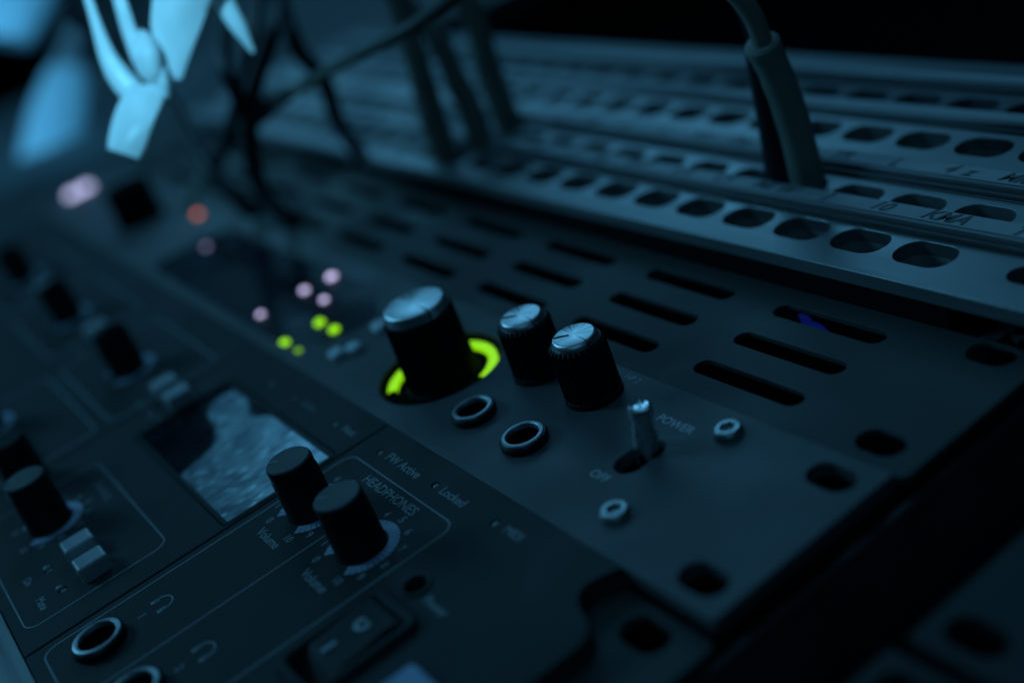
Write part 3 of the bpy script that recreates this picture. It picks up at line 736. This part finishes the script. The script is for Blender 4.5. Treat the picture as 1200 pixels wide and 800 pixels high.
for nm, P, w, lab in [
    ('strand', [(-215.8, 5.1, 108.6), (-213.9, 4.0, 101.9), (-212.8, 2.5, 94.3), (-211.5, 1.3, 86.3), (-208.8, 1.6, 79.5), (-206.1, 3.5, 73.8)], [2.0, 2.2, 2.6, 3.4, 4.8, 6.4, 7.0, 4], 'thin outer strand'),
    ('strand', [(-209.9, 11.8, 105.8), (-207.9, 9.9, 98.4), (-206.9, 8.4, 90.7), (-205.7, 7.6, 83.3)], [3.2, 3.8, 4.2, 5], 'inner strand running into the knot'),
    ('strand', [(-195.2, 29.5, 100.8), (-198.2, 22.1, 93.4), (-200.3, 16.9, 86.0), (-201.9, 12.7, 76.4)], [13.0, 13.5, 13.5, 13.0, 11.5, 8.5, 4.6], 'broad folded strand'),
    ('strand', [(-201.5, 26.0, 105.5), (-201.2, 20.5, 96.4), (-201.6, 15.9, 89.4), (-201.9, 13.0, 82.4)], [7.0, 8.0, 7.0, 2.5], 'rounded bright fold on the broad strand'),
    ('tail', [(-204.3, 5.3, 76.6), (-202.2, 1.5, 74.0), (-201.0, -3.5, 70.0), (-200.7, -9.0, 64.5)], [9.5, 10.6, 11.0, 11.0, 11.0, 11.0, 11.0, 10.8, 10.4, 9.0], None),
    ('strand', [(-202.1, 34.7, 95.4), (-200.0, 33.8, 88.6), (-197.5, 33.8, 81.8), (-194.9, 33.8, 74.8)], [7, 5.6, 4.4, 1.0], 'short curled end')]:
    put(nm, strip(P, w, curl=0.3) if w[0] > 8 else tube(P, [q * 0.5 for q in w], n=24, ellipse=0.5, hint=(0.54, 0.78, -0.32)), 'ribbon', rib, label=lab)
put('knot', join_meshes('knot', [tube([(-206.4, 10.4, 89.4), (-203.6, 9.4, 87.4), (-201.6, 8.4, 84.6), (-201.5, 7.6, 80.7), (-203.1, 7.9, 76.6)], [2.2, 4.0, 4.9, 4.2, 2.0], ellipse=0.7),
     tube([(-202.0, 9.8, 82.0), (-200.9, 9.0, 78.1), (-201.2, 8.2, 73.1)], [2.2, 3.6, 3.2, 1.6], ellipse=0.6)]), 'ribbon', rib)
for lab, P, w in [
    ('blurred pale blue hose at the very top left corner', [(-720, 120, 130), (-702, 99, 95.8), (-684.2, 79, 73.0), (-674.1, 58.7, 52.4)], [30, 30, 24, 14]),
    ('blurred pale blue hose hanging beside the far end of the rack', [(-717, 114, 47.0), (-698, 90, 26), (-684.7, 72.4, 8.0), (-670.1, 45.4, -20.9), (-666, 36, -30)], [3, 8, 15, 20, 21, 17])]:
    o = put('hanging_hose', tube(P, w, n=24, ellipse=0.5, hint=(0.54, 0.78, -0.32)), 'hose'); tag(o, lab, 'hose', 'hoses hanging beyond the left end of the rack')
# dark road-case boards round the far end
for lab, b in [('dark grey board beyond the left end of the rack, under the pale hoses', (-900, -492, -320, 188, -26, -12)),
               ('dark grey board behind the left half of the patch panels', (-1500, -505, 193, 900, -30, -14))]:
    o = put('case_board', box_mesh('case_board', *b, 1.5), 'caseboard'); tag(o, lab, 'board')

# ------------------------------------------------------------------ units below and beside
def blank(name, label, cat, x0, x1, y0, y1, z, mat, holes, t=2.5):
    o = thing(name, label, cat, ((x0 + x1) / 2, (y0 + y1) / 2, z - t))
    put('faceplate', plate(rrect((x0 + x1) / 2, (y0 + y1) / 2, x1 - x0, y1 - y0, 0.8, 3), holes, t, z, 0.2), mat, o)
    put('back_box', box_mesh('back_box', x0 + 22, x1 - 22, y0 + 1, y1 - 1, z - 100, z - 14, 0.4), 'void', o)
    return o
blank('rack_unit', 'pale aluminium panel below the black interface, in the bottom left corner', 'rack panel', -PW, 0, -137.0, -92.5, -0.5, 'brushed', ear_holes(-137.6, 44.3))
blank('rack_unit', 'upper dark panel of the neighbouring rack at bottom right', 'rack panel', 22.8, 22.8 + PW, 18.4, 62.6, -5, 'black_face', [rrect(31.0, 24.4, 10.2, 6.6, 3.3), rrect(31.0, 56.6, 10.2, 6.6, 3.3)])
blank('rack_unit', 'lower dark panel of the neighbouring rack at bottom right', 'rack panel', 21.6, 21.6 + PW, -73.0, 15.6, -5.5, 'black_face', [rrect(29.6, 9.6, 10.2, 6.6, 3.3), rrect(29.6, -66.8, 10.2, 6.6, 3.3)])
